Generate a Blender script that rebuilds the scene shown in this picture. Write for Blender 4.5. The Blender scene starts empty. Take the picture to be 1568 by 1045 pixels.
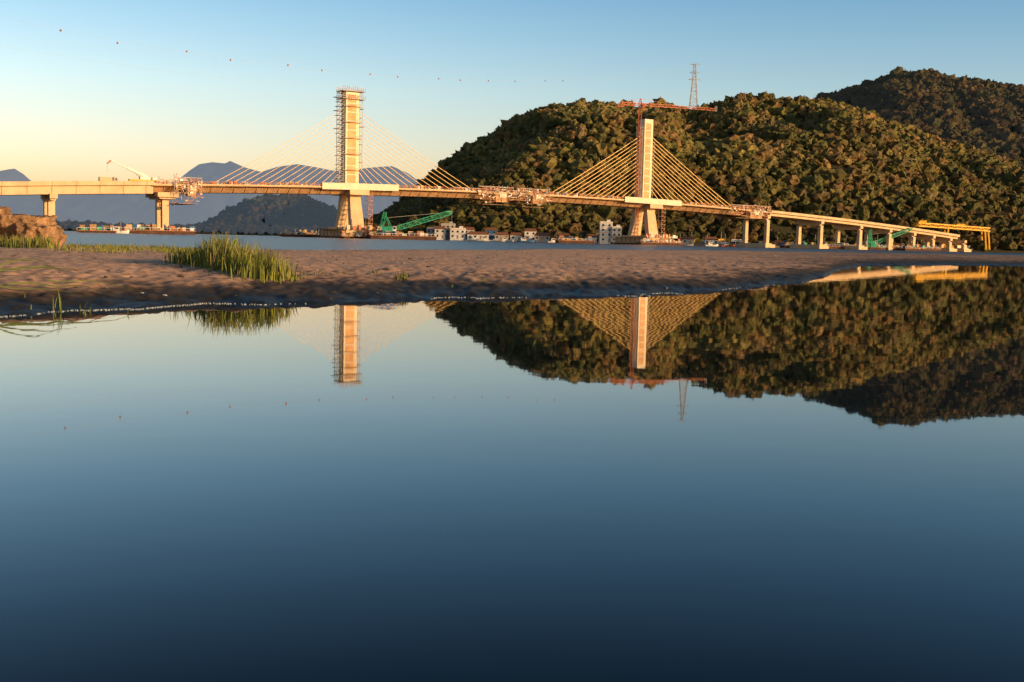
import bpy, math, random
import numpy as np
from mathutils import Vector, Matrix, noise
random.seed(7); rng=np.random.default_rng(7)
S=bpy.context.scene
S.view_settings.view_transform='Standard'; S.view_settings.look='None'; S.view_settings.exposure=0

# ------------------------------------------------------------------ camera
FPX=1750.0; HC=0.6
PITCH=math.atan(153.5/FPX); ROLL=math.radians(1.3)
R=Matrix.Rotation(math.pi/2-PITCH,3,'X')@Matrix.Rotation(ROLL,3,'Z')
cam=bpy.data.cameras.new('camera'); cam.lens=FPX/1568*36; cam.sensor_width=36; cam.clip_end=60000; cam.clip_start=0.05
co=bpy.data.objects.new('camera',cam); S.collection.objects.link(co); S.camera=co
co.matrix_world=Matrix.Translation((0,0,HC))@R.to_4x4()
C=Vector((0,0,HC))
def ray(u,v): return R@Vector(((u-784)/FPX,(522.5-v)/FPX,-1))
def pt(u,v,D):
    d=ray(u,v); return C+d*(D/d.y)
def gnd(u,v,z=0.0):
    d=ray(u,v); return C+d*((z-HC)/d.z)
def bear(u,v=370):
    d=ray(u,v); return d.x/d.y

# ------------------------------------------------------------------ materials
def mat(name,col,rough=0.8,var=0.25,scale=0.5,metal=0.0,bump=0.0,col2=None,spec=0.3):
    m=bpy.data.materials.new(name); m.use_nodes=True; n=m.node_tree.nodes; l=m.node_tree.links
    b=n['Principled BSDF']; b.inputs['Roughness'].default_value=rough; b.inputs['Metallic'].default_value=metal
    b.inputs['Specular IOR Level'].default_value=spec
    g=n.new('ShaderNodeNewGeometry'); t=n.new('ShaderNodeTexNoise'); t.inputs['Scale'].default_value=scale; t.inputs['Detail'].default_value=6
    l.new(g.outputs['Position'],t.inputs['Vector'])
    r=n.new('ShaderNodeValToRGB'); r.color_ramp.elements[0].position=0.3; r.color_ramp.elements[1].position=0.7
    c2=col2 if col2 else tuple(c*(1+var) for c in col)
    r.color_ramp.elements[0].color=(*[c*(1-var) for c in col],1); r.color_ramp.elements[1].color=(*c2,1)
    l.new(t.outputs['Fac'],r.inputs['Fac']); l.new(r.outputs['Color'],b.inputs['Base Color'])
    if bump:
        bp=n.new('ShaderNodeBump'); bp.inputs['Distance'].default_value=bump; l.new(t.outputs['Fac'],bp.inputs['Height']); l.new(bp.outputs['Normal'],b.inputs['Normal'])
    return m
M={}
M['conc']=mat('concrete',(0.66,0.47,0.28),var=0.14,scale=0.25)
M['conc_new']=mat('fresh_concrete',(0.80,0.68,0.50),var=0.08,scale=0.3)
M['panel']=mat('pylon_panel_concrete',(0.70,0.40,0.19),var=0.18,scale=0.35)
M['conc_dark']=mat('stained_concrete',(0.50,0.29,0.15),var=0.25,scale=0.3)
M['cable']=mat('cable_sheath',(0.85,0.52,0.16),rough=0.5,var=0.05)
M['rust']=mat('rusty_steel',(0.45,0.19,0.09),var=0.4,scale=0.6)
M['steel']=mat('galvanised_steel',(0.46,0.42,0.37),rough=0.5,var=0.2)
M['red']=mat('red_paint',(0.55,0.15,0.06),rough=0.5)
M['green']=mat('green_paint',(0.04,0.36,0.20),rough=0.5)
M['yellow']=mat('yellow_paint',(0.80,0.43,0.02),rough=0.5,var=0.1)
M['white']=mat('white_paint',(0.78,0.76,0.72),rough=0.6,var=0.08)
M['grey']=mat('grey_render',(0.40,0.39,0.38),var=0.15)
M['blue']=mat('blue_paint',(0.05,0.16,0.35),rough=0.5)
M['roof']=mat('clay_roof',(0.26,0.11,0.06),var=0.25,scale=1.5)
M['dark']=mat('dark_window',(0.02,0.022,0.025),rough=0.2,var=0.1)
M['hull']=mat('barge_hull',(0.10,0.05,0.035),var=0.4,scale=0.4)
M['wood']=mat('formwork_timber',(0.40,0.24,0.12),var=0.3,scale=0.8)

# ------------------------------------------------------------------ mesh builder
class B:
    def __init__(s): s.v=[]; s.f=[]; s.m=[]; s.mats=[]
    def mi(s,k):
        if k not in s.mats: s.mats.append(k)
        return s.mats.index(k)
    def add(s,vs,fs,k):
        o=len(s.v); s.v+= [tuple(x) for x in vs]; mi=s.mi(k)
        for f in fs: s.f.append([i+o for i in f]); s.m.append(mi)
    BF=[(0,1,3,2),(4,6,7,5),(0,4,5,1),(2,3,7,6),(0,2,6,4),(1,5,7,3)]
    def box(s,c,size,k,ax=(1,0),taper=1.0):
        a=Vector((ax[0],ax[1],0)).normalized(); n=Vector((a.y,-a.x,0)); c=Vector(c); vs=[]
        for i in (-1,1):
            for j in (-1,1):
                for h in (-1,1):
                    t=taper if h>0 else 1
                    vs.append(c+a*(i*size[0]/2*t)+n*(j*size[1]/2*t)+Vector((0,0,h*size[2]/2)))
        s.add(vs,s.BF,k)
    def beam(s,p,q,r,k,r2=None):
        p=Vector(p);q=Vector(q); d=(q-p)
        if d.length<1e-6: return
        d.normalize(); up=Vector((0,0,1)) if abs(d.z)<0.95 else Vector((1,0,0))
        a=d.cross(up).normalized(); b=d.cross(a); r2=r if r2 is None else r2; vs=[]
        for i in (-1,1):
            for j in (-1,1):
                vs.append(p+a*i*r+b*j*r); vs.append(q+a*i*r2+b*j*r2)
        s.add(vs,[(0,2,3,1),(4,5,7,6),(0,1,5,4),(2,6,7,3),(0,4,6,2),(1,3,7,5)],k)
    def lattice(s,p,q,w,n,r,k,w2=None):
        p=Vector(p);q=Vector(q); d=(q-p).normalized(); up=Vector((0,0,1)) if abs(d.z)<0.95 else Vector((1,0,0))
        a=d.cross(up).normalized(); b=d.cross(a); w2=w if w2 is None else w2
        cs=[(1,1),(1,-1),(-1,-1),(-1,1)]
        def P(i,c):
            t=i/n; ww=(w*(1-t)+w2*t)/2; return p.lerp(q,t)+a*cs[c][0]*ww+b*cs[c][1]*ww
        for c in range(4): s.beam(P(0,c),P(n,c),r,k)
        for i in range(n):
            for c in range(4):
                s.beam(P(i,c),P(i+1,(c+1)%4) if i%2 else P(i+1,c-1),r*0.6,k)
                s.beam(P(i,c),P(i,(c+1)%4),r*0.6,k)
    def ball(s,c,r,k,n=8,m=6):
        vs=[];fs=[]
        for i in range(m+1):
            th=math.pi*i/m
            for j in range(n):
                ph=2*math.pi*j/n; vs.append((c[0]+r*math.sin(th)*math.cos(ph),c[1]+r*math.sin(th)*math.sin(ph),c[2]+r*math.cos(th)))
        for i in range(m):
            for j in range(n): fs.append((i*n+j,(i+1)*n+j,(i+1)*n+(j+1)%n,i*n+(j+1)%n))
        s.add(vs,fs,k)
    def obj(s,name,parent=None,smooth=False):
        me=bpy.data.meshes.new(name); me.from_pydata(s.v,[],s.f)
        for k in s.mats: me.materials.append(M[k])
        me.polygons.foreach_set('material_index',s.m); 
        if smooth: me.polygons.foreach_set('use_smooth',[True]*len(s.f))
        me.validate(); me.update()
        o=bpy.data.objects.new(name,me); S.collection.objects.link(o)
        if parent: o.parent=parent
        return o
def empty(name):
    o=bpy.data.objects.new(name,None); S.collection.objects.link(o); return o

# ------------------------------------------------------------------ bridge frame of reference
TL=pt(535,363,552); TL.z=0
TR=pt(984,374,649); TR.z=0
AX=(TR-TL); SPAN=AX.length; AX.normalize()
NN=Vector((AX.y,-AX.x,0))            # towards the camera bank
def bp(s,off,z): return TL+AX*s+NN*off+Vector((0,0,z))
def sv(u,v,off=0):
    d=ray(u,v); k=((TL+NN*off-C).dot(NN))/d.dot(NN); P=C+d*k
    return (P-TL).dot(AX),P.z
HW=11.0
pts=[sv(u,v,HW) for u,v in [(0,282),(120,281),(235,282),(300,284),(400,285),(534,284),(610,288),(720,293),(850,299),(985,306),(1043,310),(1180,326),(1260,334),(1340,344),(1450,358)]]
pf=np.polyfit([p[0] for p in pts],[p[1] for p in pts],3)
SMIN=sv(-250,300,HW)[0]; SMAX=sv(1470,360,HW)[0]
def dz(s): 
    s2=max(s,pts[0][0]-40); return float(np.polyval(pf,s2))
bridge=empty('cable_stayed_bridge')
def extrude(b,prof,s0,s1,k,step=4.0):
    n=max(2,int((s1-s0)/step)+1); ss=np.linspace(s0,s1,n); m=len(prof); vs=[]
    for s_ in ss:
        z0=dz(s_)
        for o,z in prof: vs.append(bp(s_,o,z0+z))
    fs=[]
    for i in range(n-1):
        for j in range(m): fs.append((i*m+j,i*m+(j+1)%m,(i+1)*m+(j+1)%m,(i+1)*m+j))
    fs.append(tuple(range(m))); fs.append(tuple((n-1)*m+j for j in reversed(range(m))))
    b.add(vs,fs,k)
sA=sv(236,290,HW)[0]; sB=sv(1182,326,HW)[0]
b=B()
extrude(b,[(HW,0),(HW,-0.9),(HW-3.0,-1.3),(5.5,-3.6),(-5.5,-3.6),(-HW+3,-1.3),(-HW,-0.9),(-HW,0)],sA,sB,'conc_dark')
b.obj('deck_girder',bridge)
b=B()
extrude(b,[(HW+.02,0.02),(HW+.02,-0.55),(HW-.3,-0.55),(HW-.3,0.02)],sA,sB,'conc')
s_=sA
while s_<sB:
    z=dz(s_); b.beam(bp(s_,HW-2.9,z-1.35),bp(s_,5.6,z-3.68),0.12,'conc_dark'); s_+=5.2
for u0,u1,vv in [(493,610,281),(957,1043,304)]:
    a0=sv(u0,285,HW)[0]; a1=sv(u1,285 if u1<700 else 308,HW)[0]
    extrude(b,[(HW+.5,1.5),(HW+.5,-1.5),(HW+.06,-1.5),(HW+.06,1.5)],a0,a1,'conc_new')
b.obj('deck_edge',bridge)
b=B()
for (s0,s1,up,dn) in [(SMIN,sA,1.2,-0.6),(sB,SMAX,0.9,-0.6)]:
    extrude(b,[(HW,up),(HW,dn),(HW-.35,dn-.05),(HW-.35,up)],s0,s1,'conc')
    extrude(b,[(HW-.36,0),(HW-.36,-0.6),(-HW,-0.6),(-HW,0)],s0,s1,'conc')
    for o in (HW-2.2,HW-7,0,-HW+7,-HW+2.2):
        dd=4.0 if s0==SMIN else 2.2
        extrude(b,[(o+.5,-0.6),(o+.5,-dd),(o-.5,-dd),(o-.5,-0.6)],s0,s1,'conc')
extrude(b,[(HW-1.6,-0.62),(HW-1.6,-4.1),(HW-1.68,-4.1),(HW-1.68,-0.62)],SMIN,sA,'conc')
s_=SMIN
while s_<sA:   # joints between precast fascia panels
    z=dz(s_); b.beam(bp(s_,HW+.03,z-.6),bp(s_,HW+.03,z+1.2),.06,'conc_dark'); b.beam(bp(s_,HW-1.56,z-.7),bp(s_,HW-1.56,z-4.0),.09,'conc_dark'); s_+=9.5
b.obj('approach_viaduct',bridge)
b=B()
def pier(s,half,capdrop,capw,capl,cw,zb=0.0,base=True):
    z=dz(s)-capdrop
    b.box(bp(s,0,z-1.0),(capl,capw*2,2.0),'conc',AX)
    b.box(bp(s,0,z-2.4),(capl*0.75,capw*1.7,0.8),'conc',AX)
    for o in (-half,half):
        b.box(bp(s,o,(z-2.8+zb)/2),(cw,cw,z-2.8-zb),'conc',AX)
    if base:
        b.box(bp(s,0,zb+0.8),(8,half*2+7,2.2),'conc',AX); b.box(bp(s,0,zb+2.2),(5,half*2+4,0.6),'conc',AX)
pier(sv(-150,300)[0],4.2,3.8,10,3,2.6)
pier(sv(75,300)[0],4.2,3.8,10,3,2.6,base=False)
pier(sv(248,300)[0],4.2,3.6,10,9,2.8)
for u in (1158,1240,1300,1345,1382,1412,1438,1460):
    pier(sv(u,345)[0],9,2.1,10.6,2.4,2.3)
b.obj('piers',bridge)
def pylon(T,topv,u,L,W):
    b=B(); s0=(T-TL).dot(AX); zt=sv(u,topv)[1]; zd=dz(s0)
    b.box(bp(s0,0,(zt+zd)/2),(L,W,zt-zd),'conc_new',AX)
    z=zd+2
    while z<zt-3:
        b.box(bp(s0-.3,W/2+.06,z+1.9),(L*0.60,0.12,3.7),'panel',AX); z+=4.2
    b.box(bp(s0,0,zd-2.2),(L+3,HW*2+0.6,3.2),'conc',AX)
    for sg in (-1,1):
        p=[];zb=4.0
        for z_,o,hw,hl in ((zb,sg*8.2,1.7,3.4),(zd-3.8,sg*4.6,1.5,2.7)):
            for i in (-1,1):
                for j in (-1,1): p.append(bp(s0+i*hl,o+j*hw,z_))
        b.add(p,[(0,1,3,2),(4,6,7,5),(0,4,5,1),(2,3,7,6),(0,2,6,4),(1,5,7,3)],'conc')
    b.box(bp(s0,0,2.4),(17,30,3.2),'conc',AX); b.box(bp(s0,0,4.6),(12,25,1.2),'conc',AX)
    b.box(bp(s0,0,0.3),(20,33,1.3),'hull',AX)
    b.obj('pylon',bridge); return s0,zd,zt
sL,zdL,ztL=pylon(TL,142,535,7.0,4.6)
sR,zdR,ztR=pylon(TR,183,986,6.0,4.6)
b=B()
def stays(s0,L,deck,vr,uc,side,r,n=14):
    d0,d1=deck; z1=sv(uc,vr[0])[1]; z0=sv(uc,vr[1])[1]
    sa=sv(d0[0],d0[1])[0]; sb=sv(d1[0],d1[1])[0]
    for i in range(n):
        t=i/(n-1); sd=sa+(sb-sa)*t; zt=z1+(z0-z1)*t
        A=bp(s0+side*L/2,0,zt); Bq=bp(sd,0,dz(sd)+0.1); ln=(A-Bq).length; prev=A
        for j in range(1,7):
            f=j/6; P=A.lerp(Bq,f)-Vector((0,0,ln*.008*4*f*(1-f))); b.beam(prev,P,r,'cable'); prev=P
stays(sL,7,((322,284),(500,284)),(168,258),535,-1,.10)
stays(sL,7,((728,293),(566,286)),(168,258),535,1,.115)
stays(sR,6,((838,298),(955,304)),(207,285),986,-1,.15)
stays(sR,6,((1126,318),(1012,308)),(207,285),986,1,.15)
b.obj('stay_cables',bridge)
b=B(); s_=sA
while s_<sB:
    z=dz(s_); b.beam(bp(s_,HW-.2,z),bp(s_,HW-.2,z+1.2),0.07,'rust'); s_+=2.6
for h in (.6,1.2):
    s_=sA
    while s_<sB-8: b.beam(bp(s_,HW-.2,dz(s_)+h),bp(s_+8,HW-.2,dz(s_+8)+h),0.06,'rust'); s_+=8
b.obj('site_railing',bridge)

def scaffold(s0,offs,w,z0,z1,r,step=2.1,name='scaffold_tower',off_n=0,d=3.0,ragged=0.0):
    b=B()
    for i in (-1,1):
        for j in (-1,1): b.beam(bp(s0+offs+i*w/2,off_n+j*d/2,z0),bp(s0+offs+i*w/2,off_n+j*d/2,z1),r,'steel')
    z=z0; k=0
    while z<z1:
        ex=random.uniform(0,ragged)
        b.box(bp(s0+offs-(ex/2 if offs<0 else -ex/2),off_n,z),(w+ex,d+.3,0.14),'wood' if k%2 else 'steel',AX)
        for j in (-1,1):
            p=bp(s0+offs-w/2,off_n+j*d/2,z);q=bp(s0+offs+w/2,off_n+j*d/2,min(z+step,z1))
            b.beam(p,q,r*.6,'steel')
            b.beam(bp(s0+offs-w/2,off_n+j*d/2,z+1),bp(s0+offs+w/2,off_n+j*d/2,z+1),r*.6,'steel')
        z+=step;k+=1
    return b.obj(name)
scaffold(sL,-5.2,2.4,zdL,ztL+1,0.11,ragged=2.2)
scaffold(sL,4.6,1.6,zdL+8,ztL+1.5,0.08,step=4.2,ragged=1.8)
scaffold(sR,-4.6,2.0,zdR,ztR-4,0.10,ragged=1.2)
scaffold(sR,4.2,1.4,zdR,ztR-12,0.06,step=4.2,ragged=.8)
b=B()
for k,z in enumerate((ztL+.4,ztL-3.2)):
    b.box(bp(sL,0,z),(11.5,8,0.25),'steel',AX)
    for i in range(12):
        x=-5.7+i*11.4/11
        for o in (-4,4): b.beam(bp(sL+x,o,z),bp(sL+x,o,z+random.uniform(1.4,2.6)),0.07,'rust' if i%2 else 'steel')
    for o in (-4,4):
        for h in (1,1.8): b.beam(bp(sL-5.7,o,z+h),bp(sL+5.7,o,z+h),0.06,'steel')
for z in np.arange(zdL+8,ztL-6,7.5):
    b.box(bp(sL,3.0,z),(8.5,1.2,0.18),'wood',AX)
    b.beam(bp(sL-5,3.5,z),bp(sL+4,3.5,z+1.2),.06,'steel')
b.obj('climbing_platform')

def traveller(u0,u1,v,name,hang=6,top=4.5,n=90,seed=1):
    rr=random.Random(seed); b=B(); s0=sv(u0,v,HW)[0]; s1=sv(u1,v,HW)[0]; z=dz((s0+s1)/2)
    nn=max(2,int((s1-s0)/6))
    for o in (HW+.8,-HW-.8):
        for i in range(nn+1):
            s_=s0+(s1-s0)*i/nn; hg=hang*(1-.45*abs(i/nn-.5)*2)
            b.beam(bp(s_,o,z-hg+rr.uniform(0,2)),bp(s_,o,z+top*rr.uniform(.4,1)),0.10,'steel')
            if i<nn:
                s2=s0+(s1-s0)*(i+1)/nn
                b.beam(bp(s_,o,z+top*.6),bp(s2,o,z+1),0.09,'rust'); b.beam(bp(s_,o,z+.8),bp(s2,o,z+top*.6),0.09,'red')
                b.beam(bp(s_,o,z-hg+1),bp(s2,o,z-3.7),0.09,'rust')
        b.beam(bp(s0,o,z+top*.6),bp(s1,o,z+top*.6),0.12,'steel')
    for h in (-hang+1,-3.9):
        b.box(bp((s0+s1)/2,0,z+h),((s1-s0)*rr.uniform(.45,.8),HW*2+2,0.18),'wood',AX)
    for i in range(n):
        s_=rr.uniform(s0,s1); o=rr.choice((HW+.9,HW+1.1,HW-1)); cc=abs((s_-s0)/(s1-s0)-.5)*2
        zz=z+rr.triangular(-hang*(1-.4*cc),top*.7,-.5); L=rr.uniform(.8,3.2)
        k=rr.choice(('rust','steel','red','white','conc','wood','rust'))
        if rr.random()<.5: b.beam(bp(s_,o,zz),bp(s_+L,o,zz+rr.uniform(-.5,.5)),0.07,k)
        else: b.beam(bp(s_,o,zz),bp(s_+rr.uniform(-.6,.6),o,zz+L*.7),0.07,k)
        if rr.random()<.22: b.box(bp(s_,o,zz),(rr.uniform(.4,1.4),.3,rr.uniform(.3,.9)),rr.choice(('white','wood','conc','steel')),AX)
    b.box(bp((s0*.35+s1*.65),HW-2.5,z-3.0),((s1-s0)*.3,6,4.2),'conc_dark',AX)
    b.box(bp((s0*.3+s1*.7),HW+.62,z-1.6),((s1-s0)*.22,.2,2.2),'conc_new',AX)
    b.obj(name)
traveller(266,308,285,'form_traveller',9.5,4.5,190,1)
traveller(732,785,293,'form_traveller',7.5,4.0,190,2)
traveller(790,840,296,'form_traveller',8,3.8,190,3)
traveller(1118,1178,322,'form_traveller',6,4,160,4)
b=B(); rr=random.Random(5)
for i in range(260):
    s_=rr.uniform(sA,sB); L=rr.uniform(.4,1.8); h=rr.uniform(.4,1.7)
    b.box(bp(s_,HW-1-rr.random()*3,dz(s_)+h/2+.01),(L,.8,h),rr.choice(('white','conc','rust','steel','blue','wood','red')),AX)
b.obj('construction_materials')

# ------------------------------------------------------------------ cranes
b=B(); sc=sR-8.0; base=bp(sc,4,3); D0=base.y
top=pt(976,160,D0)
mast_top=Vector((base.x,base.y,top.z))
b.lattice(base,mast_top,1.7,26,0.075,'red')
apex=mast_top+Vector((0,0,3.2))
b.lattice(mast_top,apex,1.6,2,0.12,'red',0.4)
jib=pt(1097,150,D0+30); jib.z=mast_top.z+1.5; cj=pt(950,168,D0-8); cj.z=mast_top.z-0.8
b.lattice(mast_top,mast_top.lerp(jib,.5),1.3,12,0.1,'red'); b.lattice(mast_top.lerp(jib,.5),jib,1.2,12,0.06,'red'); b.lattice(mast_top,cj,1.4,5,0.12,'red')
b.box(cj+Vector((0,0,-1)),(3,2,2.2),'rust'); b.beam(apex,mast_top.lerp(jib,.6),.05,'red'); b.beam(apex,cj,.05,'red')
b.box(mast_top+Vector((1.8,-1,-1)),(1.6,1.8,2.0),'red')
jt=jib+Vector((0,0,-1)); b.lattice(jt,jt+Vector((0,0,3.2)),1.0,3,0.06,'steel')
b.obj('tower_crane')
b=B(); Dp=1080; pb=pt(1062,172,Dp); ptp=pt(1064,98,Dp); H=ptp.z-pb.z+8; pb.z-=8
pb.x=ptp.x
b.lattice(pb,pb+Vector((0,0,H*.72)),9,11,0.2,'steel',3.2); b.lattice(pb+Vector((0,0,H*.72)),pb+Vector((0,0,H)),3.2,5,0.18,'steel',1.6)
for f,w in ((.72,6),(.84,5),(.985,4.6)):
    z=pb+Vector((0,0,H*f)); b.beam(z-Vector((w,0,0)),z+Vector((w,0,0)),0.2,'steel'); b.beam(z-Vector((w,0,0)),z+Vector((0,0,2)),.12,'steel'); b.beam(z+Vector((w,0,0)),z+Vector((0,0,2)),.12,'steel')
b.obj('transmission_tower')
b=B()
balls=[(93,47),(180,66),(286,79),(353,92),(441,100),(493,108),(567,114),(609,118),(672,121),(705,123),(748,124),(789,125),(835,124),(862,124)]
def Dl(u):
    t=(u-93)/(1063-93); return 1/((1-t)/470+t/1080)
for i,(u,v) in enumerate(balls):
    P=pt(u,v,Dl(u)); b.ball(P,0.46,'red')
def wire(dv):
    ctrl=[(-160,-10),(93,47),(286,80),(441,101),(609,117),(789,124.5),(940,117),(1064,100)]
    us=[c[0] for c in ctrl]; prev=None
    pc=np.polyfit(us,[c[1] for c in ctrl],3)
    for u in np.linspace(-160,1064,36):
        P=pt(u,float(np.polyval(pc,u))+dv*(1064-u)/1000,Dl(u))
        if prev: b.beam(prev,P,0.018,'steel')
        prev=P
wire(0);wire(42)
b.obj('power_line')

def barge(u,D,L,W,h,name,k='hull',ang=AX):
    b=B(); c=pt(u,370,D); c.z=h/2-.2
    b.box(c,(L,W,h),k,ang); b.box(c+Vector((0,0,h/2+.1)),(L+.4,W+.4,.25),'rust',ang)
    a=Vector((ang[0],ang[1],0)).normalized(); n=Vector((a.y,-a.x,0))
    for i in range(int(L/2.5)+1):
        p=c+a*(-L/2+i*2.5)+n*(W/2)+Vector((0,0,h/2)); b.beam(p,p+Vector((0,0,1.1)),.06,'white')
    b.beam(c+a*(-L/2)+n*W/2+Vector((0,0,h/2+1.1)),c+a*(L/2)+n*W/2+Vector((0,0,h/2+1.1)),.06,'white')
    rr=random.Random(int(u))
    for i in range(int(L*.9)):
        hh=rr.uniform(.5,2.4); b.box(c+a*rr.uniform(-.45,.45)*L+n*rr.uniform(-.3,.4)*W+Vector((0,0,h/2+.23+hh/2)),(rr.uniform(.5,2.6),rr.uniform(.5,1.5),hh),rr.choice(('white','conc','wood','rust','blue','steel','wood','green')),ang)
    b.obj(name); return c.z+h/2
def crane(u0,v0,u1,v1,D,name,k='green',w=2.0,r=.14):
    b=B(); p=pt(u0,v0,D); q=pt(u1,v1,D+6); zb=1.9
    g=Vector((p.x,p.y,zb))
    for o in (-1.7,1.7): b.box(g+Vector((0,o,.7)),(6,1,1.3),'dark'); 
    b.box(g+Vector((0,0,1.6)),(4,3.4,.5),'steel'); b.box(g+Vector((-1.2,0,2.9)),(5.5,3.2,2.1),k); b.box(g+Vector((1.9,-1.0,3.0)),(1.5,1.3,2.2),'white'); b.box(g+Vector((2.0,-1.68,3.3)),(1.1,.05,1.1),'dark')
    b.box(g+Vector((-4.4,0,2.8)),(1.1,3.4,1.8),'steel')
    f=g+Vector((1.5,0,2.8)); m1=f.lerp(q,.1); m2=f.lerp(q,.93)
    b.lattice(f,m1,.8,2,r,k,w); b.lattice(m1,m2,w,12,r,k); b.lattice(m2,q,w,2,r,k,.6)
    gt=g+Vector((-1.5,0,8)); b.beam(g+Vector((.5,0,3.8)),gt,.15,k); b.beam(g+Vector((-3.6,0,3.8)),gt,.12,k)
    b.beam(gt,q,.06,'steel'); b.beam(q,Vector((q.x,q.y,6)),.05,'steel'); b.box((q.x,q.y,5.6),(.6,.6,1),'yellow')
    b.obj(name)
barge(618,531,30,12,1.8,'crane_barge',ang=(1,.1)); crane(598,357,692,325,531,'crawler_crane')
b=B(); p=pt(580,366,533); p.z=1.5; q=pt(590,325,533); b.lattice(p,q,1.3,12,.14,'green'); b.beam(p+Vector((6,0,0)),q,.15,'green'); b.box(p+Vector((2,0,1.5)),(4,2.5,2.5),'green'); b.box(p+Vector((0,0,-.9)),(11,6,2),'hull'); b.obj('pile_driving_rig')
barge(470,575,26,9,1.4,'work_barge',ang=(1,.2)); barge(880,625,20,8,1.6,'work_barge',ang=(1,.2))
barge(1010,628,24,9,1.5,'work_barge',ang=(1,.2)); barge(1290,742,30,9,1.8,'work_barge',ang=(1,.3)); barge(1225,735,24,8,1.5,'work_barge',ang=(1,.2)); barge(1410,745,26,8,1.5,'work_barge',ang=(1,.2))
barge(1350,748,34,10,1.8,'crane_barge',ang=(1,.3)); crane(1336,375,1397,350,748,'crawler_crane')
b=B(); p=pt(1331,380,735); p.z=1.5; q=pt(1333,352,735); b.lattice(p,q,1.4,8,.16,'green'); b.box(p+Vector((2.5,0,1.5)),(4,2.5,2.5),'green'); b.box(p+Vector((0,0,-.9)),(11,6,2),'hull'); b.obj('pile_driving_rig')
b=B(); s0=sv(212,275)[0]; z=dz(s0)+.3; g=bp(s0,6,z)
b.box(g+Vector((0,0,1.1)),(11,2.6,1.0),'yellow',AX); b.box(g+AX*1+Vector((0,0,2.2)),(4,2.4,1.3),'white',AX); b.box(g+AX*5+Vector((0,0,2.0)),(1.8,2.5,1.6),'white',AX)
for i in (-4,-2.4,2,3.6):
    for o in (-1.1,1.1): 
        c=g+AX*i+NN*o*1.1+Vector((0,0,.5)); b.ball(c,.55,'dark')
f=g+AX*2+Vector((0,0,2.9)); sq,zq=sv(170,246,6); q=bp(sq,6,zq); b.beam(f,f.lerp(q,.55),.62,'white',.5); b.beam(f.lerp(q,.5),q,.4,'white',.28)
b.beam(q,q+AX*-1.6+Vector((0,0,-1.4)),.3,'rust'); b.beam(q+AX*-1.6+Vector((0,0,-1.4)),q+AX*-1.6+Vector((0,0,-5)),.04,'steel'); b.beam(g+AX*-1+Vector((0,0,2.6)),f.lerp(q,.35),.26,'steel')
b.obj('mobile_crane')
def truck(g,a,body='white',cab='blue'):
    a=Vector((a[0],a[1],0)).normalized(); n=Vector((a.y,-a.x,0)); b=B()
    b.box(g+Vector((0,0,.85)),(7.5,2.2,.3),'dark',a); b.box(g+a*-1+Vector((0,0,1.95)),(5.2,2.4,1.8),body,a); b.box(g+a*3+Vector((0,0,1.75)),(1.9,2.3,1.5),cab,a); b.box(g+a*2.85+Vector((0,0,2.75)),(1.4,2.1,.5),cab,a); b.box(g+a*3.97+Vector((0,0,2.1)),(.05,2,.7),'dark',a)
    for o in (-1,1): b.box(g+a*3.1+n*o*1.17+Vector((0,0,2.1)),(.9,.05,.6),'dark',a)
    for i in (-2.6,-1.4,2.8):
        for o in (-1.05,1.05): b.ball(g+a*i+n*o+Vector((0,0,.5)),.5,'dark')
    b.obj('site_truck')
s0=sv(160,275)[0]; truck(bp(s0,6,dz(s0)+.02),AX,'conc','grey')
b=B(); Dg=800
p=pt(1403,344,Dg); q=pt(1512,352,Dg+26)
for dy in (-2.5,2.5):
    b.lattice(p+Vector((0,dy,0)),q+Vector((0,dy,0)),2.2,16,.34,'yellow')
b.beam(p+Vector((0,-2.5,1.1)),q+Vector((0,-2.5,1.1)),.45,'yellow')
for t in (.42,.94,.99):
    m=p.lerp(q,t)
    for dy in (-3,3): b.beam(m+Vector((0,dy,-1)),Vector((m.x+(1.5 if t>.9 else 0),m.y+dy,2)),.5,'yellow')
    b.beam(m+Vector((0,-3,-4)),m+Vector((0,3,-4)),.35,'yellow')
b.box(p+Vector((4,0,2)),(5,4,1.6),'yellow'); b.box(p.lerp(q,.6)+Vector((0,0,1.9)),(6,5,1.4),'yellow')
b.obj('launching_gantry')
b=B()
a=pt(1455,380,830);a.z=2.2; c=pt(1760,380,900); c.z=2.2
d=(c-a); b.box((a+c)/2,(d.length,14,4.8),'conc_new',(d.x,d.y)); 
dn=d.normalized()
for i in range(40):
    pz=a+dn*(d.length*i/40)+Vector((dn.y,-dn.x,0))*7.1; b.box(pz,(.5,.4,4.6),'conc_dark',(d.x,d.y))
for i in range(22):
    hh=random.uniform(1,4); pz=a+dn*random.uniform(2,d.length*.6)+Vector((0,0,2.4+hh/2)); b.box(pz,(random.uniform(1,6),2.5,hh),random.choice(('white','yellow','rust','conc','steel','blue')),(d.x,d.y))
b.obj('quay_wall')
M['gravel']=mat('gravel',(.27,.20,.14),var=.4,scale=.5)
b=B(); us=list(range(1030,1475,12)); vs=[]
for i,u in enumerate(us):
    t=bear(u); D=762+90*t+4*noise.noise(Vector((u*.05,0,0)))
    h=1.8+.8*noise.noise(Vector((u*.03,3,0)))
    for dy,z in ((-6,-.5),(-3,h*.7),(0,h),(26,h+.6),(40,-.5)): vs.append((t*(D+dy),D+dy,z))
fs=[]
for i in range(len(us)-1):
    for j in range(4): fs.append((i*5+j,(i+1)*5+j,(i+1)*5+j+1,i*5+j+1))
b.add(vs,fs,'gravel'); b.obj('gravel_bank')
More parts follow.
